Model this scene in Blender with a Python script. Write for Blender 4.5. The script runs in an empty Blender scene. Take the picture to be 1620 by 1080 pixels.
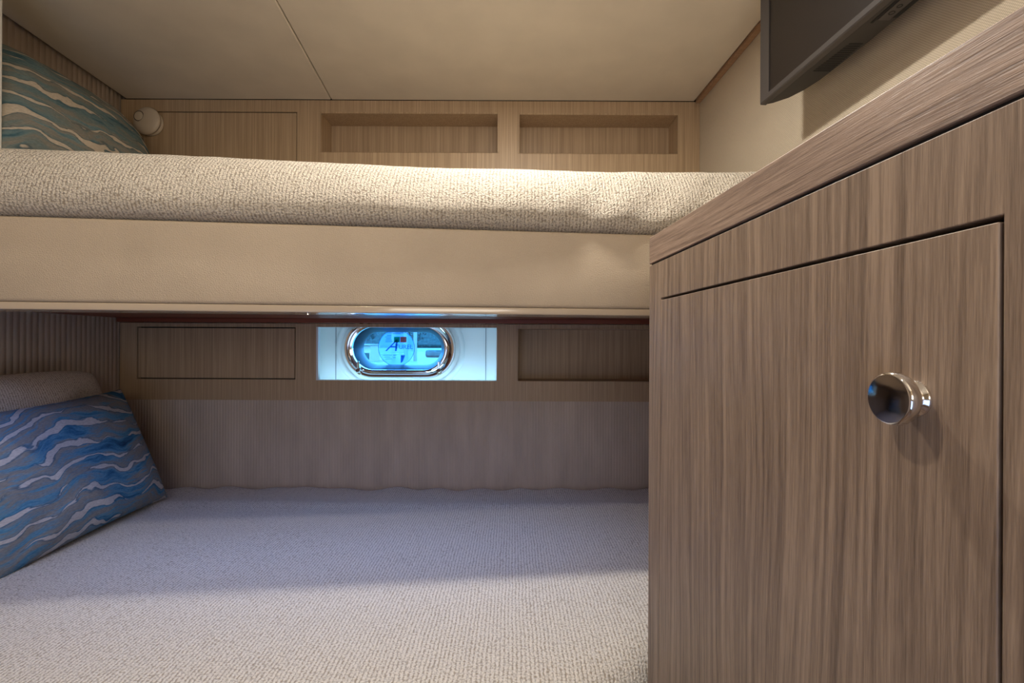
import bpy, bmesh, math, random
from mathutils import Vector, Matrix, noise
random.seed(4)
S = bpy.context.scene
COL = S.collection
H = 1.1            # eye height; builders below take heights relative to the eye
F = 750.0          # focal length in pixels of the 1620 px frame
R = math.radians

# ------------------------------------------------------------------ camera
cd = bpy.data.cameras.new('camera'); cam = bpy.data.objects.new('camera', cd); COL.objects.link(cam)
cd.sensor_width = 36; cd.lens = F / 1620 * 36; cd.clip_start = 0.01; cd.clip_end = 300
ROLL = 0.0045
cam.matrix_world = Matrix.Translation((0, 0, H)) @ Matrix.Rotation(R(90), 4, 'X') @ Matrix.Rotation(ROLL, 4, 'Z')
S.camera = cam
S.view_settings.view_transform = 'Standard'; S.view_settings.look = 'None'
S.view_settings.gamma = 1; S.view_settings.use_curve_mapping = False
S.view_settings.exposure = 0.28

# ------------------------------------------------------------------ world and lights
w = bpy.data.worlds.new('world'); S.world = w; w.use_nodes = True
nt = w.node_tree; bg = nt.nodes['Background']
bg.inputs[0].default_value = (0.25, 0.55, 1.0, 1); bg.inputs[1].default_value = 14

def area(name, loc, rot, sx, sy, col, power, shape='RECTANGLE', spread=180):
    l = bpy.data.lights.new(name, 'AREA'); l.shape = shape; l.size = sx; l.size_y = sy
    l.color = col; l.energy = power; l.spread = R(spread)
    o = bpy.data.objects.new(name, l); COL.objects.link(o)
    o.location = (loc[0], loc[1], loc[2] + H); o.rotation_euler = rot
    return o
WARM = (1.0, 0.88, 0.72)
area('downlight_over_bunk', (0.0, 0.845, 0.795), (0, 0, 0), .06, .06, (1.0, .95, .88), 7.1, 'DISK', 180)
area('downlight_aisle', (-0.40, 0.25, 0.795), (0, 0, 0), .05, .05, WARM, 3.2, 'DISK', 170)
area('rear_warm_fill', (0.05, -0.8, 0.20), (R(140), 0, 0), .7, .5, (1.0, .91, .78), 6.5)  # unseen warm fill, added behind the eye to lift the ceiling
area('doorway_daylight', (-0.45, -0.93, -0.45), (R(95), 0, 0), .9, .7, (0.40, 0.58, 1.0), 4.0)
area('recess_blue_fill', (-0.356, 1.640, -0.166), (R(150), 0, 0), .66, .012, (0.36, 0.72, 1.0), .62)  # unseen cool light added behind the panel to brighten the hull lining
area('berth_blue_fill', (-0.42, 1.06, 0.0715), (0, 0, R(6)), 1.25, .03, (0.24, 0.42, 1.0), 1.35, 'RECTANGLE', 120)  # unseen blue fill added under the deck to tint the shaded bed
pt = area('porthole_portal', (-0.412, 1.86, -0.028), (R(-90), 0, 0), .34, .17, (1, 1, 1), 1); pt.data.cycles.is_portal = True
sl = bpy.data.lights.new('sun', 'SUN'); so = bpy.data.objects.new('sun', sl); COL.objects.link(so)
sl.energy = 2.0; sl.angle = R(1); sl.color = (1, .95, .85); so.rotation_euler = (R(40), 0, R(-25))

# ------------------------------------------------------------------ materials
def newmat(name):
    m = bpy.data.materials.new(name); m.use_nodes = True
    t = m.node_tree; b = t.nodes['Principled BSDF']
    return m, t, b
def N(t, kind, **kw):
    n = t.nodes.new(kind)
    for k, v in kw.items(): setattr(n, k, v)
    return n
def lk(t, a, b): t.links.new(a, b)
def coords(t, scale=(1, 1, 1), rot=(0, 0, 0)):
    tc = N(t, 'ShaderNodeTexCoord'); mp = N(t, 'ShaderNodeMapping')
    mp.inputs['Scale'].default_value = scale; mp.inputs['Rotation'].default_value = rot
    lk(t, tc.outputs['Object'], mp.inputs['Vector']); return mp.outputs[0]
def ramp(t, src, stops):
    r = N(t, 'ShaderNodeValToRGB'); e = r.color_ramp.elements
    while len(e) < len(stops): e.new(0.5)
    for i, (p, c) in enumerate(stops):
        e[i].position = p; e[i].color = (c[0], c[1], c[2], 1)
    lk(t, src, r.inputs[0]); return r.outputs[0]
def math_(t, op, a, b=None, c=None):
    n = N(t, 'ShaderNodeMath', operation=op)
    for i, v in enumerate((a, b, c)):
        if v is None: continue
        if isinstance(v, (int, float)): n.inputs[i].default_value = v
        else: lk(t, v, n.inputs[i])
    return n.outputs[0]
def mixc(t, fac, a, b, mode='MIX'):
    n = N(t, 'ShaderNodeMix', data_type='RGBA', blend_type=mode)
    for i, v in ((0, fac), (6, a), (7, b)):
        if isinstance(v, (int, float)): n.inputs[i].default_value = v
        elif isinstance(v, tuple): n.inputs[i].default_value = (v[0], v[1], v[2], 1)
        else: lk(t, v, n.inputs[i])
    return n.outputs[2]
def noise_(t, vec, scale=1, detail=4, rough=.55, dist=0):
    n = N(t, 'ShaderNodeTexNoise'); n.inputs['Scale'].default_value = scale; n.inputs['Detail'].default_value = detail
    n.inputs['Roughness'].default_value = rough; n.inputs['Distortion'].default_value = dist
    lk(t, vec, n.inputs['Vector']); return n.outputs[0]
def bump(t, b, h, dist, strength=1.0):
    n = N(t, 'ShaderNodeBump'); n.inputs['Strength'].default_value = strength; n.inputs['Distance'].default_value = dist
    lk(t, h, n.inputs['Height']); lk(t, n.outputs[0], b.inputs['Normal']); return n

def plain(name, col, rough=.5, metal=0, spec=.5, coat=0):
    m, t, b = newmat(name)
    b.inputs['Base Color'].default_value = (*col, 1); b.inputs['Roughness'].default_value = rough
    b.inputs['Metallic'].default_value = metal; b.inputs['Specular IOR Level'].default_value = spec
    b.inputs['Coat Weight'].default_value = coat
    return m
def fine_oak(name, dark, light, axis='Z', fine=420):
    m, t, b = newmat(name)
    s = {'Z': (1, 1, .012), 'X': (.012, 1, 1)}[axis]
    v = coords(t, s)
    n1 = noise_(t, v, fine * .7, 3, .65); n2 = noise_(t, v, 80, 2, .5)
    h = math_(t, 'ADD', math_(t, 'MULTIPLY', n1, .78), math_(t, 'MULTIPLY', n2, .22))
    lk(t, ramp(t, h, [(.36, dark), (.50, tuple((a + c) / 2 for a, c in zip(dark, light))), (.62, light)]), b.inputs['Base Color'])
    b.inputs['Roughness'].default_value = .48
    bump(t, b, n1, .0004, .5); return m
def walnut(name, dark, light, along):
    # along: local axis of the grain ('Z' upright, 'X' lengthwise)
    m, t, b = newmat(name)
    tc = N(t, 'ShaderNodeTexCoord')
    lo = noise_(t, coords(t, (5, 5, 1.1) if along == 'Z' else (.8, 5, 5)), 1, 2, .5)
    sep = N(t, 'ShaderNodeSeparateXYZ'); lk(t, tc.outputs['Object'], sep.inputs[0])
    across = sep.outputs[0] if along == 'Z' else sep.outputs[2]
    al = sep.outputs[2] if along == 'Z' else sep.outputs[0]
    # annual rings drift sideways slowly along the board
    rr = math_(t, 'ADD', math_(t, 'MULTIPLY', across, 1.0), math_(t, 'MULTIPLY', lo, .085))
    cmb = N(t, 'ShaderNodeCombineXYZ'); lk(t, rr, cmb.inputs[0]); lk(t, math_(t, 'MULTIPLY', al, .02), cmb.inputs[1])
    big = noise_(t, cmb.outputs[0], 190 if along == 'Z' else 300, 3, .6)
    mid = noise_(t, cmb.outputs[0], 48, 2, .5)
    cmb2 = N(t, 'ShaderNodeCombineXYZ'); lk(t, across, cmb2.inputs[0]); lk(t, math_(t, 'MULTIPLY', al, .03), cmb2.inputs[1])
    fine = noise_(t, cmb2.outputs[0], 1100, 3, .7)
    h = math_(t, 'ADD', math_(t, 'ADD', math_(t, 'MULTIPLY', big, .5), math_(t, 'MULTIPLY', fine, .3)), math_(t, 'MULTIPLY', mid, .2))
    lk(t, ramp(t, h, [(.37, tuple(c * .8 for c in dark)), (.5, tuple(.45 * a + .55 * c for a, c in zip(dark, light))), (.60, tuple(c * 1.08 for c in light))]), b.inputs['Base Color'])
    b.inputs['Roughness'].default_value = .45
    bump(t, b, math_(t, 'ADD', fine, big), .0006, .45); return m
def ribbed(name, col, pitch, depth, rough=.85, axis=0):
    m, t, b = newmat(name)
    tc = N(t, 'ShaderNodeTexCoord'); sep = N(t, 'ShaderNodeSeparateXYZ'); lk(t, tc.outputs['Object'], sep.inputs[0])
    s = math_(t, 'ABSOLUTE', math_(t, 'SINE', math_(t, 'MULTIPLY', sep.outputs[axis], math.pi / pitch)))
    n = noise_(t, coords(t, (1, 1, 1)), 500, 2, .5)
    mot = noise_(t, coords(t, (1, 1, .2)), 30, 3, .5)
    lk(t, ramp(t, mot, [(.3, tuple(c * .88 for c in col)), (.7, tuple(c * 1.08 for c in col))]), b.inputs['Base Color'])
    b.inputs['Roughness'].default_value = rough; b.inputs['Specular IOR Level'].default_value = .25
    bump(t, b, math_(t, 'ADD', s, math_(t, 'MULTIPLY', n, .35)), depth, .9); return m
def knit(name, col, rib=.0072, strength=1.0, dist=.006, ribw=.35):
    # cream knitted bedspread: rows of loops, softly broken up
    m, t, b = newmat(name)
    tc = N(t, 'ShaderNodeTexCoord'); sep = N(t, 'ShaderNodeSeparateXYZ'); lk(t, tc.outputs['Object'], sep.inputs[0])
    wob = noise_(t, coords(t), 22, 2, .5)
    xx = math_(t, 'ADD', sep.outputs[0], math_(t, 'MULTIPLY', wob, .006))
    s = math_(t, 'ABSOLUTE', math_(t, 'SINE', math_(t, 'MULTIPLY', xx, math.pi / rib)))
    vo = N(t, 'ShaderNodeTexVoronoi'); vo.inputs['Scale'].default_value = 1 / (rib * .48)
    lk(t, tc.outputs['Object'], vo.inputs['Vector'])
    kn = math_(t, 'SUBTRACT', 1.0, vo.outputs['Distance'])
    fz = noise_(t, coords(t), 4.5 / rib, 2, .7)
    h = math_(t, 'ADD', math_(t, 'MULTIPLY', s, ribw), math_(t, 'MULTIPLY', kn, .75 - ribw))
    h = math_(t, 'ADD', h, math_(t, 'MULTIPLY', fz, .45))
    pit = ramp(t, h, [(.43, (col[0] * .60, col[1] * .54, col[2] * .47)), (.58, tuple(c * .92 for c in col)), (.74, tuple(min(1, c * 1.26) for c in col))])
    lk(t, pit, b.inputs['Base Color'])
    b.inputs['Roughness'].default_value = .85; b.inputs['Specular IOR Level'].default_value = .25
    b.inputs['Sheen Weight'].default_value = .2
    bump(t, b, h, dist, strength); return m
def leather(name, col, scale=420, dist=.0009, rough=.5):
    m, t, b = newmat(name)
    vo = N(t, 'ShaderNodeTexVoronoi', feature='DISTANCE_TO_EDGE'); vo.inputs['Scale'].default_value = scale
    lk(t, coords(t), vo.inputs['Vector'])
    n = noise_(t, coords(t), 9, 3, .5)
    lk(t, ramp(t, n, [(.3, tuple(c * .95 for c in col)), (.7, tuple(c * 1.04 for c in col))]), b.inputs['Base Color'])
    b.inputs['Roughness'].default_value = rough; b.inputs['Specular IOR Level'].default_value = .35
    bump(t, b, math_(t, 'MINIMUM', vo.outputs['Distance'], .3), dist, .8); return m
def weave(name, col, pitch):
    m, t, b = newmat(name)
    tc = N(t, 'ShaderNodeTexCoord'); sep = N(t, 'ShaderNodeSeparateXYZ'); lk(t, tc.outputs['Object'], sep.inputs[0])
    s1 = math_(t, 'SINE', math_(t, 'MULTIPLY', sep.outputs[1], 2 * math.pi / pitch))
    s2 = math_(t, 'SINE', math_(t, 'MULTIPLY', sep.outputs[2], 2 * math.pi / pitch))
    h = math_(t, 'MULTIPLY', s1, s2)
    lk(t, ramp(t, h, [(.0, tuple(c * .72 for c in col)), (.5, col)]), b.inputs['Base Color'])
    b.inputs['Roughness'].default_value = .75; b.inputs['Specular IOR Level'].default_value = .25
    bump(t, b, h, .0005, .7); return m
def wave_fabric(name, seed, stops, navyc, crest):
    # woven fabric of drifting blue, teal and taupe currents with pale crests
    m, t, b = newmat(name)
    tc = N(t, 'ShaderNodeTexCoord'); mp = N(t, 'ShaderNodeMapping')
    mp.inputs['Location'].default_value = (seed, seed * .7, seed * .3)
    lk(t, tc.outputs['Object'], mp.inputs['Vector'])
    def sc(v, s):
        n = N(t, 'ShaderNodeMapping'); n.inputs['Scale'].default_value = s; lk(t, v, n.inputs['Vector']); return n.outputs[0]
    # slow meander shared by the ground colours and the crests
    mea = noise_(t, sc(mp.outputs[0], (4.5, 3.5, 3)), 1, 3, .5)
    sep = N(t, 'ShaderNodeSeparateXYZ'); lk(t, mp.outputs[0], sep.inputs[0])
    yy = math_(t, 'ADD', sep.outputs[1], math_(t, 'MULTIPLY', mea, .17))
    cb = N(t, 'ShaderNodeCombineXYZ'); lk(t, sep.outputs[0], cb.inputs[0]); lk(t, yy, cb.inputs[1])
    base = noise_(t, sc(cb.outputs[0], (4.0, 26, 1)), 1, 6, .66, .3)
    colr = ramp(t, base, stops)
    ph = math_(t, 'ADD', math_(t, 'MULTIPLY', yy, 24), math_(t, 'MULTIPLY', noise_(t, sc(mp.outputs[0], (9, 12, 4)), 1, 2, .5), 1.6))
    fr = math_(t, 'ABSOLUTE', math_(t, 'SUBTRACT', math_(t, 'FRACT', ph), .5))
    wid = noise_(t, sc(cb.outputs[0], (6, 20, 1)), 1, 3, .6)
    edge = noise_(t, sc(mp.outputs[0], (40, 220, 30)), 1, 2, .6)
    thr = math_(t, 'MULTIPLY', math_(t, 'SUBTRACT', math_(t, 'ADD', wid, math_(t, 'MULTIPLY', edge, .12)), .46), 1.0)
    d = math_(t, 'SUBTRACT', thr, fr)
    fac = math_(t, 'MULTIPLY', d, 30); fac.node.use_clamp = True
    sh = math_(t, 'MULTIPLY', math_(t, 'ADD', d, .07), 16); sh.node.use_clamp = True
    navy = mixc(t, math_(t, 'MULTIPLY', sh, .6), colr, navyc)
    out = mixc(t, math_(t, 'MULTIPLY', fac, .92), navy, crest)
    thread = noise_(t, sc(mp.outputs[0], (160, 900, 160)), 1, 2, .5)
    out = mixc(t, .5, out, ramp(t, thread, [(.3, (.55, .55, .55)), (.7, (1.25, 1.25, 1.25))]), 'MULTIPLY')
    lk(t, out, b.inputs['Base Color'])
    b.inputs['Roughness'].default_value = .8; b.inputs['Specular IOR Level'].default_value = .2
    bump(t, b, math_(t, 'ADD', math_(t, 'MULTIPLY', thread, .6), math_(t, 'MULTIPLY', fac, .4)), .0008, .6)
    return m

M = {}
M['oak'] = fine_oak('oak_veneer', (.36, .245, .140), (.52, .375, .228), 'Z', 330)
M['oak_trim'] = fine_oak('oak_edging', (.30, .17, .09), (.46, .29, .17), 'X')
M['walnut'] = walnut('walnut_veneer', (.155, .102, .068), (.345, .248, .172), 'Z')
M['walnut_long'] = walnut('walnut_slab', (.165, .105, .073), (.39, .275, .20), 'X')
M['shadow_gap'] = plain('dark_backing', (.012, .009, .007), .8)
M['mahogany'] = fine_oak('mahogany', (.16, .035, .016), (.28, .075, .035), 'X', 120)
M['ceiling'] = leather('ceiling_vinyl', (.74, .66, .53), 700, .0003, .42)
M['leather'] = leather('tan_leather', (.54, .435, .31), 300, .0016, .42)
M['edge'] = plain('cream_lacquer', (.58, .47, .34), .16, 0, .6, .5)
M['rib_left'] = ribbed('ribbed_wall_fabric', (.46, .37, .29), .018, .0022)
M['rib_back'] = ribbed('fine_ribbed_fabric', (.54, .45, .37), .0095, .0008)
M['weave'] = weave('woven_wall_cloth', (.68, .575, .43), .0042)
M['knit'] = knit('cream_knit', (.68, .60, .48), .0068, 1.0, .0065, .2)
M['knit_fine'] = knit('cream_knit_lower', (.62, .57, .50), .0066, .8, .004, .25)
M['knit_pillow'] = knit('cream_pillow_knit', (.55, .48, .40), .006, .5, .002, .3)
M['wave_upper'] = wave_fabric('wave_print_teal', 3.7, [(.30, (.02, .04, .06)), (.38, (.05, .11, .13)), (.45, (.12, .18, .18)),
    (.53, (.17, .185, .16)), (.58, (.23, .20, .155)), (.65, (.14, .21, .21)), (.74, (.06, .12, .15))], (.035, .07, .085), (.52, .43, .32))
M['wave_lower'] = wave_fabric('wave_print_blue', 1.3, [(.30, (.012, .05, .12)), (.38, (.03, .14, .28)), (.45, (.09, .25, .40)),
    (.52, (.20, .22, .24)), (.58, (.25, .24, .23)), (.65, (.10, .26, .41)), (.74, (.03, .14, .28))], (.02, .09, .18), (.52, .50, .50))
M['white'] = plain('white_gelcoat', (.70, .72, .72), .28)
M['line'] = plain('joint_line', (.12, .14, .16), .7)
M['chrome'] = plain('chrome', (.82, .80, .78), .07, 1)
M['gasket'] = plain('black_gasket', (.012, .02, .03), .45)
M['lamp'] = plain('cream_plastic', (.62, .52, .39), .4)
M['lamp_dark'] = plain('grey_seam', (.12, .09, .065), .6)
M['tv'] = plain('tv_black_plastic', (.022, .018, .016), .5)
M['tv_edge'] = plain('tv_bezel_plastic', (.045, .038, .035), .42)
M['screen'] = plain('tv_screen_glass', (.016, .012, .010), .35, 0, .35)
M['slot'] = plain('tv_slot', (.003, .003, .003), .7)
M['floor'] = walnut('floor_veneer', (.14, .08, .05), (.30, .19, .12), 'X')
M['strip_white'] = plain('white_moulding', (.72, .70, .64), .4)
M['knobface'] = plain('chrome_dark_reflection', (.24, .21, .195), .12, 1)  # chrome knob face, the dark room's reflection put into its colour

def glass():
    m, t, b = newmat('blue_tinted_glass')
    for n in list(t.nodes):
        if n.type == 'BSDF_PRINCIPLED': t.nodes.remove(n)
    out = [n for n in t.nodes if n.type == 'OUTPUT_MATERIAL'][0]
    tr = N(t, 'ShaderNodeBsdfTransparent'); tr.inputs[0].default_value = (.50, .82, 1, 1)
    gl = N(t, 'ShaderNodeBsdfGlossy'); gl.inputs[1].default_value = .02
    mx = N(t, 'ShaderNodeMixShader'); fr = N(t, 'ShaderNodeFresnel'); fr.inputs[0].default_value = 1.45
    lk(t, fr.outputs[0], mx.inputs[0]); lk(t, tr.outputs[0], mx.inputs[1]); lk(t, gl.outputs[0], mx.inputs[2]); lk(t, mx.outputs[0], out.inputs[0])
    return m
M['glass'] = glass()
def decal(name, col, alpha):
    m, t, b = newmat(name)
    for n in list(t.nodes):
        if n.type == 'BSDF_PRINCIPLED': t.nodes.remove(n)
    out = [n for n in t.nodes if n.type == 'OUTPUT_MATERIAL'][0]
    tr = N(t, 'ShaderNodeBsdfTransparent'); tl = N(t, 'ShaderNodeBsdfTranslucent'); tl.inputs[0].default_value = (*col, 1)
    mx = N(t, 'ShaderNodeMixShader'); mx.inputs[0].default_value = alpha
    lk(t, tr.outputs[0], mx.inputs[1]); lk(t, tl.outputs[0], mx.inputs[2]); lk(t, mx.outputs[0], out.inputs[0])
    return m
M['decal'] = decal('sticker_film', (.30, .50, .80), .42)
M['decal_green'] = decal('sticker_green', (.0, .30, .16), .9)
M['decal_red'] = decal('sticker_red', (.75, .14, .08), .9)
M['decal_ink'] = decal('sticker_ink', (.01, .12, .30), .75)
M['decal_white'] = decal('sticker_white', (.85, .92, 1), .6)

# ------------------------------------------------------------------ mesh helpers
def P(px, py, y):
    """photo pixel at distance y -> (x, z) relative to the eye"""
    a = px + ROLL * (py - 540); b = py - ROLL * (px - 810)
    return ((a - 810) / F * y, (540 - b) / F * y)
def tag(o, label=None, cat=None, group=None, kind=None):
    if label: o['label'] = label
    if cat: o['category'] = cat
    if group: o['group'] = group
    if kind: o['kind'] = kind
    return o
def empty(name, loc, rz=0):
    o = bpy.data.objects.new(name, None); COL.objects.link(o)
    o.location = (loc[0], loc[1], loc[2] + H); o.rotation_euler = (0, 0, rz); o.empty_display_size = .05
    return o
def world_mat(o):
    m = Matrix.Identity(4)
    while o is not None:
        m = o.matrix_basis @ m; o = o.parent
    return m
def obj(name, bm, m, parent=None, local=False, smooth=None, bevel=0, seg=2, base=None):
    """link bm as one mesh. World-style bm has heights relative to the eye; local bm is in the parent's frame."""
    me = bpy.data.meshes.new(name)
    loc = Vector((0, 0, 0))
    if not local:
        bmesh.ops.transform(bm, matrix=Matrix.Translation((0, 0, H)), verts=bm.verts)
        if parent is not None:
            bmesh.ops.transform(bm, matrix=world_mat(parent).inverted(), verts=bm.verts)
        elif base is None:
            xs = [v.co for v in bm.verts]
            c = Vector((sum(v.x for v in xs) / len(xs), sum(v.y for v in xs) / len(xs), min(v.z for v in xs)))
            bmesh.ops.transform(bm, matrix=Matrix.Translation(-c), verts=bm.verts); loc = c
    bmesh.ops.recalc_face_normals(bm, faces=bm.faces)
    bm.to_mesh(me); bm.free()
    for mm in (m if isinstance(m, (list, tuple)) else [m]): me.materials.append(mm)
    o = bpy.data.objects.new(name, me); COL.objects.link(o); o.location = loc
    if parent is not None: o.parent = parent
    if bevel:
        b = o.modifiers.new('bevel', 'BEVEL'); b.width = bevel; b.segments = seg; b.limit_method = 'ANGLE'; b.angle_limit = R(35)
    if smooth or bevel:
        for p in me.polygons: p.use_smooth = True
        if smooth != 'all':
            try:
                me.set_sharp_from_angle(angle=R(38 if smooth is None else smooth))
            except Exception: pass
            if bevel:
                wn = o.modifiers.new('wn', 'WEIGHTED_NORMAL'); wn.keep_sharp = True
    return o
def box(bm, x0, x1, y0, y1, z0, z1):
    v = [bm.verts.new(c) for c in ((x0, y0, z0), (x1, y0, z0), (x1, y1, z0), (x0, y1, z0), (x0, y0, z1), (x1, y0, z1), (x1, y1, z1), (x0, y1, z1))]
    for f in ((0, 3, 2, 1), (4, 5, 6, 7), (0, 1, 5, 4), (1, 2, 6, 5), (2, 3, 7, 6), (3, 0, 4, 7)): bm.faces.new([v[i] for i in f])
    return bm
def B(*a): return box(bmesh.new(), *a)
def prism(bm, pts, z0, z1):
    a = [bm.verts.new((x, y, z0)) for x, y in pts]; b = [bm.verts.new((x, y, z1)) for x, y in pts]
    n = len(pts); bm.faces.new(a); bm.faces.new(b)
    for i in range(n): bm.faces.new((a[i], a[(i + 1) % n], b[(i + 1) % n], b[i]))
    return bm
def plate(x0, x1, z0, z1, holes, y0, y1):
    """board in the x-z plane with rectangular holes, clean manifold"""
    xs = sorted({x0, x1, *[h[0] for h in holes], *[h[1] for h in holes]})
    zs = sorted({z0, z1, *[h[2] for h in holes], *[h[3] for h in holes]})
    bm = bmesh.new(); V = {}
    def v(x, y, z):
        k = (x, y, z)
        if k not in V: V[k] = bm.verts.new(k)
        return V[k]
    def solid(i, j):
        if i < 0 or j < 0 or i >= len(xs) - 1 or j >= len(zs) - 1: return False
        cx = (xs[i] + xs[i + 1]) / 2; cz = (zs[j] + zs[j + 1]) / 2
        return not any(h[0] < cx < h[1] and h[2] < cz < h[3] for h in holes)
    for i in range(len(xs) - 1):
        for j in range(len(zs) - 1):
            if not solid(i, j): continue
            a, b, c, d = xs[i], xs[i + 1], zs[j], zs[j + 1]
            bm.faces.new((v(a, y0, c), v(b, y0, c), v(b, y0, d), v(a, y0, d)))
            bm.faces.new((v(a, y1, c), v(b, y1, c), v(b, y1, d), v(a, y1, d)))
            if not solid(i - 1, j): bm.faces.new((v(a, y0, c), v(a, y1, c), v(a, y1, d), v(a, y0, d)))
            if not solid(i + 1, j): bm.faces.new((v(b, y0, c), v(b, y1, c), v(b, y1, d), v(b, y0, d)))
            if not solid(i, j - 1): bm.faces.new((v(a, y0, c), v(b, y0, c), v(b, y1, c), v(a, y1, c)))
            if not solid(i, j + 1): bm.faces.new((v(a, y0, d), v(b, y0, d), v(b, y1, d), v(a, y1, d)))
    return bm
def open_box(x0, x1, z0, z1, y0, y1, th=.006):
    """five-sided box open towards -y, with wall thickness th outside the given inner size"""
    bm = bmesh.new()
    box(bm, x0 - th, x0, y0, y1, z0 - th, z1 + th); box(bm, x1, x1 + th, y0, y1, z0 - th, z1 + th)
    box(bm, x0, x1, y0, y1, z1, z1 + th); box(bm, x0, x1, y0, y1, z0 - th, z0)
    box(bm, x0 - th, x1 + th, y1, y1 + th, z0 - th, z1 + th)
    return bm
def stadium(cx, cz, w, h, y, r=None, n=16):
    r = h / 2 if r is None else r
    pts = []
    for q, (sx, sz) in enumerate(((1, 1), (-1, 1), (-1, -1), (1, -1))):
        ox = cx + sx * (w / 2 - r); oz = cz + sz * (h / 2 - r)
        for k in range(n + 1):
            a = math.pi / 2 * (q + k / n)
            pts.append((ox + r * math.cos(a), y, oz + r * math.sin(a)))
    return pts
def loft(loops, closed_path=False, cap0=False, cap1=False, bm=None):
    bm = bm or bmesh.new()
    L = [[bm.verts.new(p) for p in lp] for lp in loops]; n = len(L[0])
    rng = range(len(L) if closed_path else len(L) - 1)
    for i in rng:
        a, b = L[i], L[(i + 1) % len(L)]
        for k in range(n):
            bm.faces.new((a[k], a[(k + 1) % n], b[(k + 1) % n], b[k]))
    if cap0: bm.faces.new(L[0])
    if cap1: bm.faces.new(L[-1])
    return bm
def lathe(profile, n=48, mat=Matrix.Identity(4), bm=None):
    """profile of (radius, height) spun about local z, closed where radius is 0"""
    bm = bm or bmesh.new(); rings = []
    for r, h in profile:
        if r < 1e-6: rings.append([bm.verts.new(mat @ Vector((0, 0, h)))])
        else: rings.append([bm.verts.new(mat @ Vector((r * math.cos(2 * math.pi * k / n), r * math.sin(2 * math.pi * k / n), h))) for k in range(n)])
    for a, b in zip(rings, rings[1:]):
        for k in range(n):
            k2 = (k + 1) % n
            if len(a) == 1 and len(b) == 1: continue
            if len(a) == 1: bm.faces.new((a[0], b[k], b[k2]))
            elif len(b) == 1: bm.faces.new((a[k], a[k2], b[0]))
            else: bm.faces.new((a[k], a[k2], b[k2], b[k]))
    return bm
def axis_to(direction):
    return Vector((0, 0, 1)).rotation_difference(Vector(direction).normalized()).to_matrix().to_4x4()

# ------------------------------------------------------------------ setting
YB = 1.60
CEIL = .812
def left_x(y): return -1.327 + .075 * (1.6 - y)
def right_x(y): return .631 + .027 * (1.6 - y)
YF = -1.0
tag(obj('floor', B(-1.5, 1.0, YF - .05, 1.76, -1.15, -1.10), M['floor']), kind='structure')
tag(obj('ceiling', B(-1.6, 1.0, YF - .05, 1.82, CEIL + .016, CEIL + .06), M['shadow_gap']), kind='structure')
ceil = [o for o in COL.objects if o.name == 'ceiling'][0]
# two padded ceiling panels meeting at a slanted seam
sx = lambda y: P(527, 158, 1.62)[0] + (737 - 810) / F * (y - 1.62)
g = .0012
def ceiling_panel(pts):
    return obj('ceiling_panel', prism(bmesh.new(), pts, CEIL, CEIL + .014), M['ceiling'], ceil, bevel=.0032, seg=3)
ceiling_panel([(left_x(YF) + .006, YF + .01), (sx(YF) - g, YF + .01), (sx(1.5995) - g, 1.5995), (left_x(1.597) + .022, 1.5995)])
ceiling_panel([(sx(YF) + g, YF + .01), (right_x(YF) - .012, YF + .01), (right_x(1.597) - .020, 1.5995), (sx(1.5995) + g, 1.5995)])

def slanted_wall(name, fx, side, m, z0, z1, y0=YF, y1=1.72, th=.03, name_mat=None):
    """wall along a slanted line, built in its own frame: local x runs along it"""
    a = Vector((fx(y1), y1)); b = Vector((fx(y0), y0)); L = (b - a).length
    ang = math.atan2((b - a).y, (b - a).x)
    o = empty(name, (a.x, a.y, z0)) ; bpy.data.objects.remove(o)
    bm = B(0, L, 0, -th if side < 0 else th, 0, z1 - z0)
    ob = obj(name, bm, m, local=True)
    ob.location = (a.x, a.y, z0 + H); ob.rotation_euler = (0, 0, ang)
    return tag(ob, kind='structure')
slanted_wall('wall_left', left_x, -1, M['rib_left'], -1.1, CEIL + .0158)
# right wall cloth: object axes y and z carry the weave, so keep it unrotated
bm = bmesh.new()
prism(bm, [(right_x(YF), YF), (right_x(1.72), 1.72), (right_x(1.72) + .03, 1.72), (right_x(YF) + .03, YF)], -1.1, CEIL + .0158)
tag(obj('wall_right', bm, M['weave']), kind='structure')
tag(obj('wall_front', B(-1.5, 1.0, YF - .04, YF, -1.1, CEIL + .0158), M['weave']), kind='structure')
# thin timber batten along the ceiling over the right wall
bm = prism(bmesh.new(), [(right_x(YF) - .011, YF), (right_x(1.598) - .016, 1.598), (right_x(1.598) - .0008, 1.598), (right_x(YF) - .0008, YF)], CEIL - .006, CEIL + .013)
tag(obj('trim_1', bm, M['oak_trim']), kind='structure')
# ribbed fabric below the lower lockers
zL0 = P(600, 633.5, YB)[1]
bm = B(left_x(1.6) - .06, .70, 1.605, 1.64, -1.1, zL0 + .02)
tag(obj('wall_back', bm, M['rib_back']), kind='structure')
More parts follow.
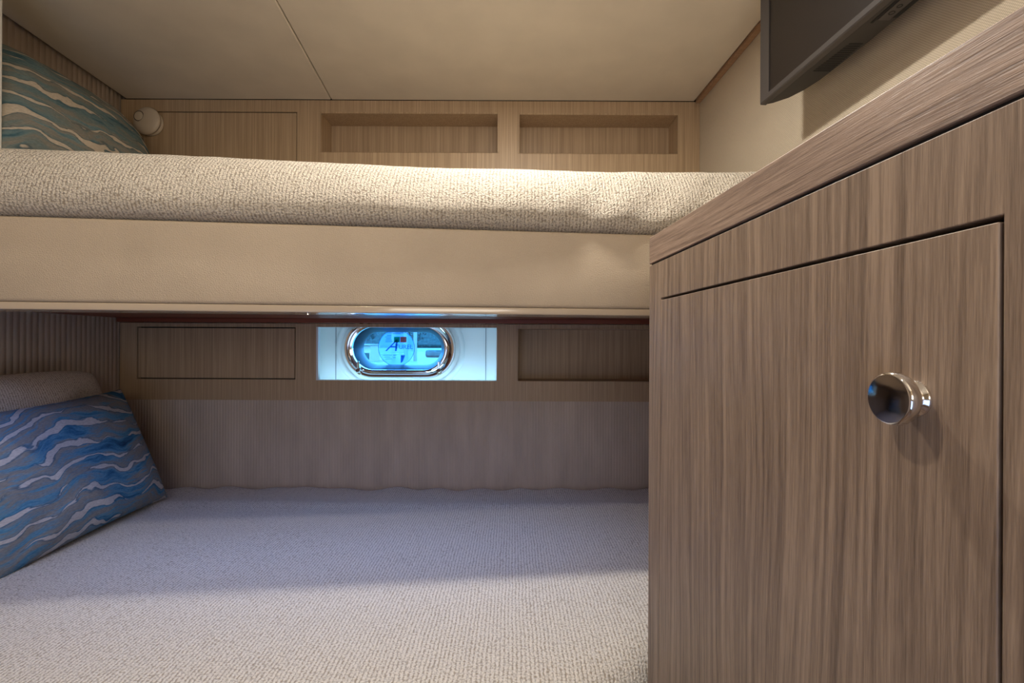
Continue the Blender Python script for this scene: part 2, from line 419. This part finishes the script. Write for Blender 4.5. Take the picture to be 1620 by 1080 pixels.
# hull lining with an oval hole for the porthole
HX, HZ, HW, HH = -.404, -.0275, .36, .180
YH = 1.72
def hull():
    n = 16; inner = stadium(HX, HZ, HW, HH, YH, n=n)
    bm = bmesh.new(); x0, x1, z0, z1 = -1.6, 1.0, -1.1, CEIL + .0158
    outer = []
    corners = {}
    for i, p in enumerate(inner):
        dx = p[0] - HX; dz = p[2] - HZ
        tx = ((x1 - HX) / dx) if dx > 1e-9 else ((x0 - HX) / dx if dx < -1e-9 else 1e9)
        tz = ((z1 - HZ) / dz) if dz > 1e-9 else ((z0 - HZ) / dz if dz < -1e-9 else 1e9)
        t_ = min(tx, tz); outer.append([HX + dx * t_, YH, HZ + dz * t_])
    for c in ((x1, z1), (x0, z1), (x0, z0), (x1, z0)):
        i = min(range(len(outer)), key=lambda k: (outer[k][0] - c[0]) ** 2 + (outer[k][2] - c[1]) ** 2)
        outer[i] = [c[0], YH, c[1]]
    sh = lambda lp, d: [(p[0], p[1] + d, p[2]) for p in lp]
    return loft([inner, outer, sh(outer, .10), sh(inner, .10)], closed_path=True)
tag(obj('wall_hull', hull(), M['white']), kind='structure')

# ------------------------------------------------------------------ porthole
win = empty('window_1', (HX, YH, HZ - .1)); tag(win, kind='structure')
def ring(name, prof, m, closed=True, smooth=60, n=16):
    return obj(name, loft([stadium(HX + dx, HZ + dz, w_, h_, y, r, n=n) for (w_, h_, y, r, dx, dz) in prof], closed_path=closed), m, win, smooth=smooth)
# broad white oval moulding
ring('moulding', [(.470, .285, YH, .140, 0, 0), (.462, .277, YH - .008, .136, 0, 0), (.440, .255, YH - .010, .125, 0, 0), (.428, .243, YH - .004, .12, 0, 0), (.428, .243, YH, .12, 0, 0)], M['white'])
# polished frame
ring('chrome_frame', [(.402, .214, YH, .104, 0, 0), (.402, .214, YH - .012, .104, 0, 0), (.392, .204, YH - .019, .10, 0, 0), (.380, .192, YH - .019, .094, 0, 0),
                      (.366, .180, YH - .012, .088, -.003, .001), (.362, .178, YH - .010, .088, -.004, .001), (.350, .168, YH - .014, .083, -.005, .001), (.334, .154, YH - .012, .077, -.006, 0),
                      (.332, .152, YH - .004, .076, -.006, 0), (.332, .152, YH + .02, .076, -.006, 0), (.350, .17, YH + .02, .085, 0, 0)], M['chrome'], smooth=50)
# dark rubber sleeve stepping in to the pane
ring('gasket', [(.331, .151, YH + .000, .0755, -.006, 0), (.322, .142, YH + .012, .071, -.006, 0), (.300, .128, YH + .045, .064, -.008, .000), (.296, .122, YH + .062, .061, -.009, .000),
                (.296, .122, YH + .075, .061, -.009, 0), (.350, .170, YH + .075, .085, -.004, 0), (.350, .170, YH + .03, .085, -.004, 0), (.331, .151, YH + .02, .0755, -.006, 0)], M['gasket'])
pane = obj('pane', loft([stadium(HX - .009, HZ, .310, .136, YH + .064), stadium(HX - .009, HZ, .310, .136, YH + .070)], cap0=True, cap1=True), M['glass'], win)
for dx in (-.143, .143):
    lt = obj('latch', lathe([(0, 0), (.010, 0), (.010, .006), (.005, .009), (.004, .020), (.0075, .023), (.0075, .028), (0, .030)], 20,
             Matrix.Translation((HX + dx, YH - .012, HZ - .086)) @ axis_to((0, -1, .35))), M['chrome'], win, smooth=40)
    bm = bmesh.new(); box(bm, HX + dx - .004, HX + dx + .004, YH - .036, YH - .028, HZ - .080, HZ - .045)
    obj('latch_lever', bm, M['chrome'], lt, bevel=.002)
# panel joints of the lining left and right of the porthole
for px in (531.5, 768.5):
    x = P(px, 560, YH)[0]
    obj('joint', B(x - .001, x + .001, YH - .0016, YH - .0002, -.20, .10), M['line'], win)
# round sticker on the glass
st = empty('window_sticker', (HX - .012, YH + .060, HZ - .06))
tag(st, 'round translucent sticker with green and red squares on the porthole glass', 'sticker')
SX, SZ, SR, SY = P(627, 550, YH + .06)[0], P(627, 550, YH + .06)[1], .0685, YH + .060
def disc_bm(r, y0, y1, n=64):
    return lathe([(0, 0), (r, 0), (r, y1 - y0), (0, y1 - y0)], n, Matrix.Translation((SX, y0, SZ)) @ axis_to((0, 1, 0)))
obj('film', disc_bm(SR, SY + .0022, SY + .0034), M['decal'], st)
obj('rim', loft([[(SX + r * math.cos(a), y, SZ + r * math.sin(a)) for a in [2 * math.pi * k / 72 for k in range(72)]] for r, y in ((SR, SY + .0008), (SR, SY + .0018), (SR - .0013, SY + .0018), (SR - .0013, SY + .0008))], closed_path=True), M['decal_ink'], st)
def sbox(name, u0, u1, v0, v1, m, lab=None):
    # u, v in units of the sticker's radius
    o = obj(name, B(SX + u0 * SR, SX + u1 * SR, SY + .0008, SY + .0016, SZ + v0 * SR, SZ + v1 * SR), m, st)
    if lab: o['label'] = lab
sbox('green_square', -.14, .19, .30, .61, M['decal_green'], 'green square printed on the sticker')
sbox('red_square', .21, .55, .30, .61, M['decal_red'], 'red square printed on the sticker')
for k, (a, b) in enumerate(((-.52, -.28), (-.62, -.28), (-.56, -.30), (-.60, -.26), (-.60, -.22))):
    sbox('print_line', a, b, .66 - k * .085, .69 - k * .085, M['decal_ink'])
for (a, b, v) in ((-.72, -.25, -.42), (-.66, -.32, -.52), (-.17, .0, -.42), (-.17, -.03, -.55), (-.60, -.25, -.62), (-.20, .22, .76)):
    sbox('print_line', a, b, v, v + .025, M['decal_ink'])
sbox('lower_band', -.90, .42, -.33, -.30, M['decal_white'])
bm = bmesh.new()   # dark slanted mark low on the right
prism(bm, [(0, 0), (.24, 0), (.12, -.34), (.0, -.44)], 0, 1)
bmesh.ops.transform(bm, matrix=Matrix.Translation((SX + .24 * SR, SY + .0016, SZ - .40 * SR)) @ Matrix(((SR, 0, 0, 0), (0, 0, -.0008, 0), (0, SR, 0, 0), (0, 0, 0, 1))), verts=bm.verts)
obj('mark', bm, M['decal_ink'], st)
def text_part(name, body, u, v, size, m, shear=0):
    cu = bpy.data.curves.new(name, 'FONT'); cu.body = body; cu.size = size * SR; cu.extrude = .0003; cu.shear = shear
    cu.materials.append(m)
    tmp = bpy.data.objects.new(name, cu); COL.objects.link(tmp)
    me = bpy.data.meshes.new_from_object(tmp.evaluated_get(bpy.context.evaluated_depsgraph_get()))
    bpy.data.objects.remove(tmp)
    me.name = name
    mt = world_mat(st).inverted() @ Matrix.Translation((SX + u * SR, SY + .0012, SZ + v * SR + H)) @ Matrix.Rotation(R(90), 4, 'X')
    me.transform(mt)
    if not me.materials: me.materials.append(m)
    o = bpy.data.objects.new(name, me); COL.objects.link(o); o.parent = st
    return o
text_part('logo_initial', 'A', -.62, -.18, .95, M['decal_ink'], .55)
text_part('lettering', 'TUREL', -.08, -.06, .34, M['decal_ink'], 0)

# ------------------------------------------------------------------ lockers on the back wall
def rect(px0, px1, py0, py1, y=YB):
    x0 = P(px0, (py0 + py1) / 2, y)[0]; x1 = P(px1, (py0 + py1) / 2, y)[0]
    z1 = P((px0 + px1) / 2, py0, y)[1]; z0 = P((px0 + px1) / 2, py1, y)[1]
    return (x0, x1, z0, z1)
PL = YB + .018
# upper
up = empty('locker_panel', (-.35, YB, .398))
tag(up, 'light oak locker panel with two open niches, on the wall above the upper bunk', 'cabinet')
xl = left_x(YB) + .004; xr = right_x(YB) - .001
zt = CEIL - .001
d_up = rect(220, 470, 176.5, 300); d_up = (d_up[0], d_up[1], .44, d_up[3])
n1 = rect(508, 787, 180, 241); n2 = rect(822, 1072, 182, 243)
xj = P(213, 200, YB)[0]
obj('front_panel', plate(xl, xr, .400, zt, [d_up, n1, n2], YB, PL), M['oak'], up)
def inset(r, g_): return (r[0] + g_, r[1] - g_, r[2] + g_, r[3] - g_)
def door(r, parent, gap=.0022, lab=None):
    a = inset(r, gap)
    d = obj('door', B(a[0], a[1], YB + .001, PL, a[2], a[3]), M['oak'], parent, bevel=.0008)
    if lab: d['label'] = lab
    obj('door_backing', B(r[0] - .004, r[1] + .004, PL + .0005, PL + .006, r[2] - .004, r[3] + .004), M['shadow_gap'], parent)
def niche(r, parent, depth=.075, edge=.0055):
    obj('niche', open_box(r[0], r[1], r[2], r[3], PL + .0002, PL + depth), M['oak'], parent)
    # narrow lipping round the opening
    bm = plate(r[0] - edge, r[1] + edge, r[2] - edge * .2, r[3] + edge, [(r[0], r[1], r[2] + .0, r[3])], YB - .0016, YB - .0001)
    obj('niche_lipping', bm, M['oak'], parent, bevel=.0006)
door(d_up, up, .0028); niche(n1, up); niche(n2, up)
# lower
lo = empty('locker_panel', (-.35, YB, zL0))
tag(lo, 'light oak locker band with a porthole cut-out and one niche, under the upper bunk', 'cabinet')
ztl = .0575
d_lo = rect(216.5, 467.5, 517, 599.5); wo = rect(500, 786, 517.5, 602); n3 = rect(819.5, 1078, 520.5, 603)
obj('front_panel', plate(xl, xr, zL0, ztl, [d_lo, wo, n3], YB, PL), M['oak'], lo)
door(d_lo, lo, .0036); niche(n3, lo, .085, .002)
# white-edged cavity behind the cut-out
bm = plate(wo[0] - .06, wo[1] + .03, -.178, .0575 , [(wo[0] - .05, wo[1] + .022, -.170, .050)], PL + .001, YH - .0015)
obj('recess_lining', bm, M['white'], lo)
bm = plate(wo[0], wo[1], wo[2], wo[3], [(wo[0] + .0065, wo[1] - .0015, wo[2] + .0015, wo[3] - .001)], YB + .0005, PL)
obj('opening_edging', bm, M['white'], lo)
# little perforated strip beside the cut-out
bm = bmesh.new()
for k in range(26):
    z = wo[2] + .045 + k * (wo[3] - wo[2] - .05) / 26; box(bm, wo[1] - .0012, wo[1] + .0022, YB - .0008, YB - .0002, z, z + .0014)
obj('louvre', bm, M['white'], lo)

# ------------------------------------------------------------------ upper bunk
def fy(x): return .9208 + .106 * x
XL, XR = -1.262, .630
bunk = empty('bunk', (-.5, 1.2, .0525)); tag(bunk, 'upper berth with a tan leather front board and dark red wooden underside', 'bed')
def sweep(sec, xs, cap=True):
    """sec(x) -> list of (y, z); lofted along x"""
    return loft([[(x, y, z) for (y, z) in sec(x)] for x in xs], cap0=cap, cap1=cap)
def rrect(y0, y1, z0, z1, r, n=5):
    out = []
    for q, (cy, cz) in enumerate(((y1 - r, z1 - r), (y0 + r, z1 - r), (y0 + r, z0 + r), (y1 - r, z0 + r))):
        for k in range(n + 1):
            a = math.pi / 2 * (q + k / n); out.append((cy + r * math.cos(a), cz + r * math.sin(a)))
    return out
FZ0, FZS, FZ1 = .0525, .0660, .2150
xs = [XL + (XR - XL) * k / 30 for k in range(31)]
def fasc(x):
    f = fy(x); return rrect(f - .004, f + .042, FZS, FZ1, .0065)
obj('front_board', sweep(fasc, xs), M['leather'], bunk, smooth=50)
obj('front_edging', sweep(lambda x: rrect(fy(x) - .0015, fy(x) + .088, FZ0, FZS - .0004, .002), xs), M['edge'], bunk, smooth=50)
bm = prism(bmesh.new(), [(XL - .0, fy(XL) + .043), (right_x(.99) - .004, fy(.63) + .043), (right_x(1.59) - .004, YB - .003), (left_x(1.597) + .004, YB - .003), (left_x(.9) + .004, fy(XL) + .043)], .074, .105)
obj('deck', bm, M['mahogany'], bunk)
obj('back_batten', B(left_x(1.58) + .006, right_x(1.58) - .004, YB - .020, YB - .003, .0595, .0736), M['mahogany'], bunk, bevel=.001)
xk, zk = P(478, 497, fy(-.4))
obj('screw_cap', lathe([(0, -.0008), (.0035, -.0008), (.0035, .0035), (0, .0035)], 16, Matrix.Translation((xk, fy(xk) + .024, FZ0 - .0028))), M['chrome'], bunk, smooth=40)

def fbm(x, y, z=0.0): return noise.noise(Vector((x, y, z)))
# upper mattress, wrapped in the cream knitted bedspread
def mattress_upper():
    x0, x1 = -1.255, .60
    nx = 150; xs = [x0 + (x1 - x0) * k / nx for k in range(nx + 1)]
    def top(x):
        t_ = (x + 1.2) / 1.9
        z = .357 + .024 * max(0, (x - .15)) / .45 + .004 * fbm(x * 3, 1.3) + .0016 * fbm(x * 22, 4)
        z += -.004 * math.exp(-((x + .17) / .12) ** 2)
        return z
    def sec(x):
        f = fy(x)
        zt_ = top(x); pts = []
        # front face from its tucked lower edge up and over the crest
        z0 = .2165
        prof = [(.014, z0 - .0008), (-.001, z0 + .003), (-.012, z0 + .012), (-.0165, z0 + .026), (-.0155, z0 + .044), (-.010, z0 + .066), (.001, z0 + .090), (.018, z0 + .113), (.040, zt_ - .008), (.066, zt_)]
        for i, (dy, z) in enumerate(prof):
            a = i / 9.0
            w_ = .0060 * fbm(x * 7 + 3, z * 9, 2) * math.sin(math.pi * a) + .0100 * fbm(x * 2.7, z * 5, 9) * math.sin(math.pi * a)
            # diagonal drape folds towards the cabinet end
            w_ += .0030 * max(0, min(1, (x - .0) / .15)) * math.sin((x * 1.0 - z * .7) * 55) * math.sin(math.pi * a)
            pts.append((f + dy - w_, z))
        for k in range(1, 9):
            y = f + .062 + (YB - .006 - f - .062) * k / 8; pts.append((y, zt_ + .002 + .006 * math.sin(math.pi * k / 8) + .002 * fbm(x * 5, y * 5)))
        pts.append((YB - .006, .112)); pts.append((f + .060, .112)); pts.append((f + .050, z0 - .004))
        return pts
    o = obj('mattress', sweep(sec, xs), M['knit'], smooth=70)
    sub = o.modifiers.new('sub', 'SUBSURF'); sub.levels = 1; sub.render_levels = 1
    return tag(o, 'upper bunk mattress under a cream knitted bedspread, resting on the leather-fronted berth', 'mattress')
mattress_upper()

# ------------------------------------------------------------------ lower bunk
BZ = -.487
def ffl(x):
    return .595 + .05 * min(x, 0) + .0365 * (max(0, min(x, .34)) / .085) ** 1.28
def mattress_lower():
    x0, x1 = -1.245, .610
    xs = [x0 + (x1 - x0) * k / 150 for k in range(151)]
    def sec(x):
        f = ffl(x)
        r = .075
        pts = [(f + .030, BZ - .16), (f + .004, BZ - .15), (f, BZ - .12), (f + .003, BZ - .085), (f + .010, BZ - .055), (f + .024, BZ - .030), (f + .045, BZ - .012), (f + .075, BZ - .002)]
        pts = [(y + .003 * fbm(x * 8, z * 10, 1), z) for y, z in pts]
        n = 34
        for k in range(1, n + 1):
            y = f + .075 + (YB + .002 - f - .075) * k / n
            z = BZ + .003 * fbm(x * 2.2, y * 3) + .0016 * fbm(x * 9, y * 9, 3)
            # seam of the sheet turned over near the wall
            yc = 1.415 + .01 * fbm(x * 2, 5)
            z += .009 * math.exp(-((y - yc) / .022) ** 2) - .004 * max(0, min(1, (y - yc) / .03))
            # puckers where it is tucked at the wall
            wl = max(0, (y - 1.5) / .1); z += wl * (.010 * fbm(x * 9, 7) + .004 * math.sin(x * 45 + 2 * fbm(x * 4, 1))) 
            # soft hollow under the cushions
            pts.append((min(y, YB + .002), z))
        pts.append((YB + .002, BZ - .16))
        return pts
    o = obj('mattress', sweep(sec, xs), M['knit_fine'], smooth=70)
    sub = o.modifiers.new('sub', 'SUBSURF'); sub.levels = 1; sub.render_levels = 1
    return tag(o, 'lower bunk mattress under a cream knitted bedspread, half in the shade of the upper berth', 'mattress')
mattress_lower()
base = empty('bunk', (-.5, 1.2, -1.10)); tag(base, 'lower berth base carrying the lower mattress, behind the cabinet', 'bed')
def base_line(x): return ffl(x) + .035
pts = [(x, base_line(x)) for x in [-1.245 + k * 1.865 / 40 for k in range(41)]] + [(.62, 1.60), (-1.30, 1.60)]
obj('base_panel', prism(bmesh.new(), pts, -1.02, BZ - .162), M['leather'], base)
obj('plinth', prism(bmesh.new(), [(x, y + .05 if y < 1.5 else y) for x, y in pts], -1.10, -1.021), M['shadow_gap'], base)

# ------------------------------------------------------------------ cushions
def cushion(name, m, W, Hh, T, loc, rot, seed=0, pinch=.05, sag=0.0, N_=44, rc=.0, pow_=.5):
    bm = bmesh.new(); top = {}; bot = {}
    for i in range(N_ + 1):
        for j in range(N_ + 1):
            u = -math.cos(math.pi * i / N_) ; v = -math.cos(math.pi * j / N_)
            x = u * W / 2 * (1 - pinch * (1 - v ** 2) * abs(u) ** 3); y = v * Hh / 2 * (1 - pinch * (1 - u ** 2) * abs(v) ** 3)
            kc = 1 - rc * (u * u * v * v) ** 2; x *= kc; y *= kc
            t_ = T / 2 * (max(0, (1 - abs(u) ** 2.6)) * max(0, (1 - abs(v) ** 2.6))) ** pow_
            y -= sag * (1 - u * u) * (v + 1) / 2
            wr = .006 * fbm(x * 9 + seed, y * 9, seed) + .003 * fbm(x * 24, y * 24 + seed, 2)
            edgef = min(1, 4 * (1 - max(abs(u), abs(v))))
            # puckers that run in from the corners
            cr = .006 * math.sin(14 * math.atan2(abs(v), abs(u) + 1e-4)) * (abs(u) * abs(v)) * edgef
            a = (x, y, t_ + (wr + cr) * edgef); b_ = (x, y, -t_ * .8 + wr * edgef)
            if i in (0, N_) or j in (0, N_):
                vv = bm.verts.new((x, y, .004 * fbm(x * 12, y * 12, seed))); top[i, j] = bot[i, j] = vv
            else: top[i, j] = bm.verts.new(a); bot[i, j] = bm.verts.new(b_)
    for i in range(N_):
        for j in range(N_):
            bm.faces.new((top[i, j], top[i + 1, j], top[i + 1, j + 1], top[i, j + 1]))
            q = (bot[i, j], bot[i, j + 1], bot[i + 1, j + 1], bot[i + 1, j])
            if len(set(q)) == 4 and not (q[0] is top[i, j] and q[1] is top[i, j + 1] and q[2] is top[i + 1, j + 1] and q[3] is top[i + 1, j]): bm.faces.new(q)
    o = obj(name, bm, m, local=True, smooth=80)
    o.location = (loc[0], loc[1], loc[2] + H); o.rotation_euler = rot
    sub = o.modifiers.new('sub', 'SUBSURF'); sub.levels = 1; sub.render_levels = 1
    return o
def frame_rot(ex, ey):
    ex = Vector(ex).normalized(); ey = (Vector(ey) - Vector(ey).dot(ex) * ex).normalized(); ez = ex.cross(ey)
    return Matrix((ex, ey, ez)).transposed().to_euler()
# local x runs away from the eye along the left wall, local y up the cushion; face looks to +x
# lower blue cushion
r1 = frame_rot((.0, 1, .035), (-.13, 0, .32))
c1 = cushion('cushion', M['wave_lower'], .50, .355, .13, (-1.112, 1.185, -.322), r1, 1.0, .05, 0)
tag(c1, 'blue and grey wave-patterned cushion leaning at the left end of the lower bunk', 'cushion')
r2 = frame_rot((-.02, 1, .02), (-.04, 0, .38))
c2 = cushion('cushion', M['knit_pillow'], .49, .40, .11, (-1.222, 1.185, -.290), r2, 5.0, -.02, 0, rc=.08)
tag(c2, 'plain cream knitted cushion standing behind the blue patterned one', 'cushion')
r3 = frame_rot((.02, 1, .0), (-.12, 0, .34))
c3 = cushion('cushion', M['wave_upper'], .50, .37, .20, (-1.170, 1.255, .515), r3, 9.0, -.04, 0, rc=.09)
tag(c3, 'teal and taupe wave-patterned cushion on the upper bunk by the left wall', 'cushion')

# white moulding edge at the left end of the upper berth
xe = P(4.5, 120, 1.02)[0]
tag(obj('trim_2', B(xe - .10, xe, 1.00, 1.02, .372, CEIL - .001), M['strip_white'], bevel=.003), kind='structure')

# ------------------------------------------------------------------ reading lamp
lx, lz = P(240, 196, YB)
lamp = empty('reading_lamp', (lx, YB, lz - .05)); tag(lamp, 'round cream swivel reading lamp on the oak panel beside the upper cushion', 'lamp')
T0 = Matrix.Translation((lx, YB - .0005, lz)) @ axis_to((0, -1, 0))
obj('base', lathe([(0, 0), (.041, 0), (.0425, .002), (.0425, .008), (.040, .0115), (.030, .0135), (0, .0135)], 48, T0), M['lamp'], lamp, smooth=50)
ax = Vector((-.06, -1, .03)).normalized()
T1 = Matrix.Translation((lx - .001, YB - .0135, lz + .001)) @ axis_to(ax)
hd = obj('head', lathe([(0, -.004), (.038, -.004), (.0445, -.001), (.0465, .004), (.0455, .009), (.040, .0140), (.029, .0170), (.015, .0182), (0, .0185)], 48, T1), M['lamp'], lamp, smooth=60)
bt = Matrix.Translation(Vector((lx - .001, YB - .0135, lz + .001)) + ax * .0135 + Vector((-.0185, 0, .0115))) @ axis_to(ax)
obj('lens', lathe([(0, -.006), (.0150, -.006), (.0150, .0038), (.0135, .0050), (0, .0053)], 32, bt), M['lamp'], hd, smooth=50)
obj('lens_seam', lathe([(.0152, -.006), (.0180, -.006), (.0180, .0030), (.0152, .0036), (.0152, -.006)], 32, bt), M['lamp_dark'], hd, smooth=50)
obj('head_seam', lathe([(.0455, .0040), (.0469, .0040), (.0469, .0048), (.0455, .0048), (.0455, .0040)], 48, T1), M['lamp_dark'], hd, smooth=50)

# ------------------------------------------------------------------ television
TZ0, TZ1 = .511, .796
A = Vector((.5305, 1.02)); dr = Vector((.064, -1)).normalized(); nb = Vector((1, .064)).normalized()
tv = empty('television', (.57, .75, TZ0)); tag(tv, 'black flat television mounted high on the cream right-hand wall', 'television')
def tp(s, d): q = A + dr * s + nb * d; return (q.x, q.y)
TL = .54
# screen bezel with a sloping inner lip
bm = bmesh.new()
def tv_frame():
    bw, bb = .0265, .0145
    O = [(0, TZ0), (TL, TZ0), (TL, TZ1), (0, TZ1)]; I = [(bw, TZ0 + bb), (TL - bw, TZ0 + bb), (TL - bw, TZ1 - bb), (bw, TZ1 - bb)]
    Os = [(.002, TZ0 + .002), (TL - .002, TZ0 + .002), (TL - .002, TZ1 - .002), (.002, TZ1 - .002)]
    mk = lambda L, d: [(*tp(s, d), z) for s, z in L]
    return loft([mk(O, .014), mk(O, .002), mk(Os, 0), mk(I, .0035), mk(I, .006), mk(I, .014)], closed_path=True)
obj('bezel', tv_frame(), M['tv_edge'], tv, smooth=25)
bm = loft([[(*tp(s, d), z) for s, z in ((.0262, TZ0 + .0142), (TL - .0262, TZ0 + .0142), (TL - .0262, TZ1 - .0142), (.0262, TZ1 - .0142))] for d in (.0055, .012)], cap0=True, cap1=True)
obj('screen', bm, M['screen'], tv)
back = [tp(.001, .0142), (.556, 1.014), (.577, .992), (.590, .962), (.598, .925), (.602, .87), (.6045, .80), (.606, .70), (.608, .58), (.606, .52), tp(TL - .001, .0142)]
obj('back_shell', prism(bmesh.new(), back, TZ0 + .0008, TZ1 - .001), M['tv'], tv, bevel=.0015)
obj('wall_bracket', B(.6085, right_x(.75) - .001, .66, .80, .60, .74), M['tv'], tv)
bm = bmesh.new()
for k in range(14):
    y = .892 - k * .0062
    box(bm, .565 + (.892 - y) * .12, .5975, y - .0016, y + .0016, TZ0 + .0003, TZ0 + .003)
obj('vent', bm, M['slot'], tv)
# connector recess further along the lower edge
obj('connector_recess', B(.5955, .6035, .62, .745, TZ0 + .0002, TZ0 + .004), M['slot'], tv)
obj('label_plate', B(.576, .5945, .62, .750, TZ0 - .0004, TZ0 + .003), M['tv_edge'], tv, bevel=.0002)
obj('label_slot', B(.5705, .5745, .62, .758, TZ0 + .0001, TZ0 + .003), M['slot'], tv)
bm = bmesh.new()
for y, r_ in ((.733, .0045), (.718, .0040)):
    lathe([(r_, -.0004), (r_ - .0012, -.0004), (r_ - .0012, .0002), (r_, .0002), (r_, -.0004)], 18, Matrix.Translation((.585, y, TZ0 - .0004)), bm)
obj('symbol', bm, M['slot'], tv)

# ------------------------------------------------------------------ cabinet at the right
ang = math.atan2(-1, .06)
K = .72            # cabinet front corner stands this share of .93 m from the eye
CY = .93 * K; CX = .2692 * K
cab = empty('cabinet', (CX, CY, -1.10), ang)
tag(cab, 'tall brown walnut cabinet with one knobbed door, filling the right foreground', 'cabinet')
# local x runs along the face towards the eye; the face looks to local -y; local +y goes into the cabinet
CD = .420; CL = 1.30
Zc = lambda z: z * K + 1.10
def cobj(name, bm, m, parent=None, **k): return obj(name, bm, m, parent or cab, local=True, **k)
DU0, DU1 = .0598 * K, .6345 * K
DT, DBt = Zc(.0808), Zc(-1.15)
ZG0, ZG1, ZS = Zc(.1488), Zc(.1525), Zc(.2040)
cobj('face_frame', plate(0, CL, .0, ZG0, [(DU0, DU1, DBt, DT)], 0, .018), M['walnut'], bevel=.0006)
cobj('shadow_board', B(.0005, CL - .0005, .0185, .0260, .01, ZG0 - .0005), M['shadow_gap'])
cobj('carcass', B(0, CL, .0265, CD, 0, ZG0), M['walnut'])
cobj('shadow_groove', B(.001, CL - .001, .003, CD, ZG0 + .0001, ZG1 - .0001), M['shadow_gap'])
cobj('counter_slab', B(0, CL, -.0004, CD, ZG1, ZS), M['walnut_long'], bevel=.0008)
dr_ = cobj('door', B(DU0 + .0009, DU1 - .0018, -.0003, .0165, DBt + .003, DT - .0028), M['walnut'], bevel=.0007)
# knob, spun about the axis that leaves the door square
ku = (Vector((.3041, .356)) - Vector((.2692, .93))).length * K
kz = Zc(-.0415)
KT = Matrix.Translation((ku, -.0003, kz)) @ axis_to((0, -1, 0))
kn = obj('knob', lathe([(r * K, h * K) for r, h in [(0, 0), (.0134, 0), (.0138, .0010), (.0134, .0026), (.0108, .0036), (.0102, .0060), (.0120, .0090), (.0165, .0116), (.0190, .0134), (.0199, .0158), (.0199, .0200), (.0193, .0216), (.0180, .0222)]], 72, KT), M['chrome'], dr_, local=True, smooth=60)
kn['label'] = 'round polished chrome knob'
obj('knob_face', lathe([(r * K, h * K) for r, h in [(0, .0212), (.0174, .0212), (.0180, .0223), (.0120, .0236), (.006, .0241), (0, .0242)]], 72, KT), M['knobface'], kn, local=True, smooth=60)

# ------------------------------------------------------------------ outdoors, seen through the porthole
def leaf_mat(name, a, b_):
    m, t, b = newmat(name); n = noise_(t, coords(t), 6, 4, .6)
    lk(t, ramp(t, n, [(.35, a), (.65, b_)]), b.inputs['Base Color']); b.inputs['Roughness'].default_value = .8; return m
M['leaf'] = leaf_mat('foliage', (.004, .012, .012), (.03, .06, .05))
M['grass'] = leaf_mat('lawn', (.05, .07, .05), (.16, .16, .11))
M['pile'] = plain('pale_piling', (.16, .15, .14), .7)
M['bark'] = plain('bark', (.10, .08, .07), .9)
M['pwall'] = plain('pale_render', (.30, .24, .17), .7)
GZ = -.62
tag(obj('ground', B(-60, 30, 2.6, 90, GZ - .2, GZ), M['grass']), kind='structure')
def tree(x, y, h, r, lab, seed):
    t_ = empty('tree', (x, y, GZ)); tag(t_, lab, 'tree', None)
    rnd = random.Random(seed)
    obj('trunk', lathe([(0, 0), (r * .10, 0), (r * .07, h * .6), (0, h * .7)], 10, Matrix.Translation((x, y, GZ))), M['bark'], t_, smooth=50)
    bm = bmesh.new()
    for k in range(260):
        a = rnd.uniform(0, 6.28); e = rnd.uniform(-1, 1); rr = r * rnd.random() ** .4
        c = Vector((x + rr * math.cos(a) * math.sqrt(1 - e * e), y + rr * math.sin(a) * math.sqrt(1 - e * e), GZ + h * .62 + e * h * .40))
        s = r * .13 * rnd.uniform(.6, 1.3)
        q = [Vector([rnd.gauss(0, 1) for _ in range(3)]).normalized() * s for _ in range(2)]
        vs = [bm.verts.new(c + d_) for d_ in (q[0], q[1], -q[0], -q[1])]; bm.faces.new(vs)
    obj('crown', bm, M['leaf'], t_)
tree(-6.9, 22, 3.2, 1.1, 'dark leafy tree furthest left through the porthole', 1)
tree(-3.55, 16, 1.5, .45, 'small dark tree at the right end of the porthole view', 3)
tree(-6.3, 30, 2.6, 1.0, 'distant tree behind the sticker through the porthole', 5)
def post(x, y, h, r, lab, grp):
    o = obj('piling', lathe([(0, 0), (r, 0), (r, h), (r * .6, h + r * .5), (0, h + r * .5)], 14, Matrix.Translation((x, y, GZ))), M['pile'], smooth=40)
    tag(o, lab, 'post', grp)
for k, x in enumerate((-3.50, -3.22, -2.98)):
    post(x, 14 + .3 * k, 2.4, .055, ['leftmost', 'middle', 'rightmost'][k] + ' of three pale upright pilings seen through the porthole', 'pale pilings outside the porthole')
sh = empty('shed', (-4.45, 14, GZ)); tag(sh, 'low cream shed on the quay, at the left of the porthole view', 'building')
obj('wall', B(-4.72, -4.18, 14, 15, GZ, -.13), M['pwall'], sh)
obj('opening', B(-4.52, -4.22, 13.97, 13.999, GZ + .06, GZ + .26), M['leaf'], sh)
obj('roof', B(-4.76, -4.14, 13.9, 15.1, -.129, -.10), M['pile'], sh)
tag(obj('hedge', B(-30, 8, 44, 46, GZ, 3.2), M['leaf'], bevel=.3), 'tall dark tree belt closing the view far beyond the lawn', 'hedge')
tag(obj('hedge', B(-3.3, -2.6, 18, 18.5, GZ, -.34), M['leaf'], bevel=.08), 'low clipped hedge beyond the pale pilings outside', 'hedge')
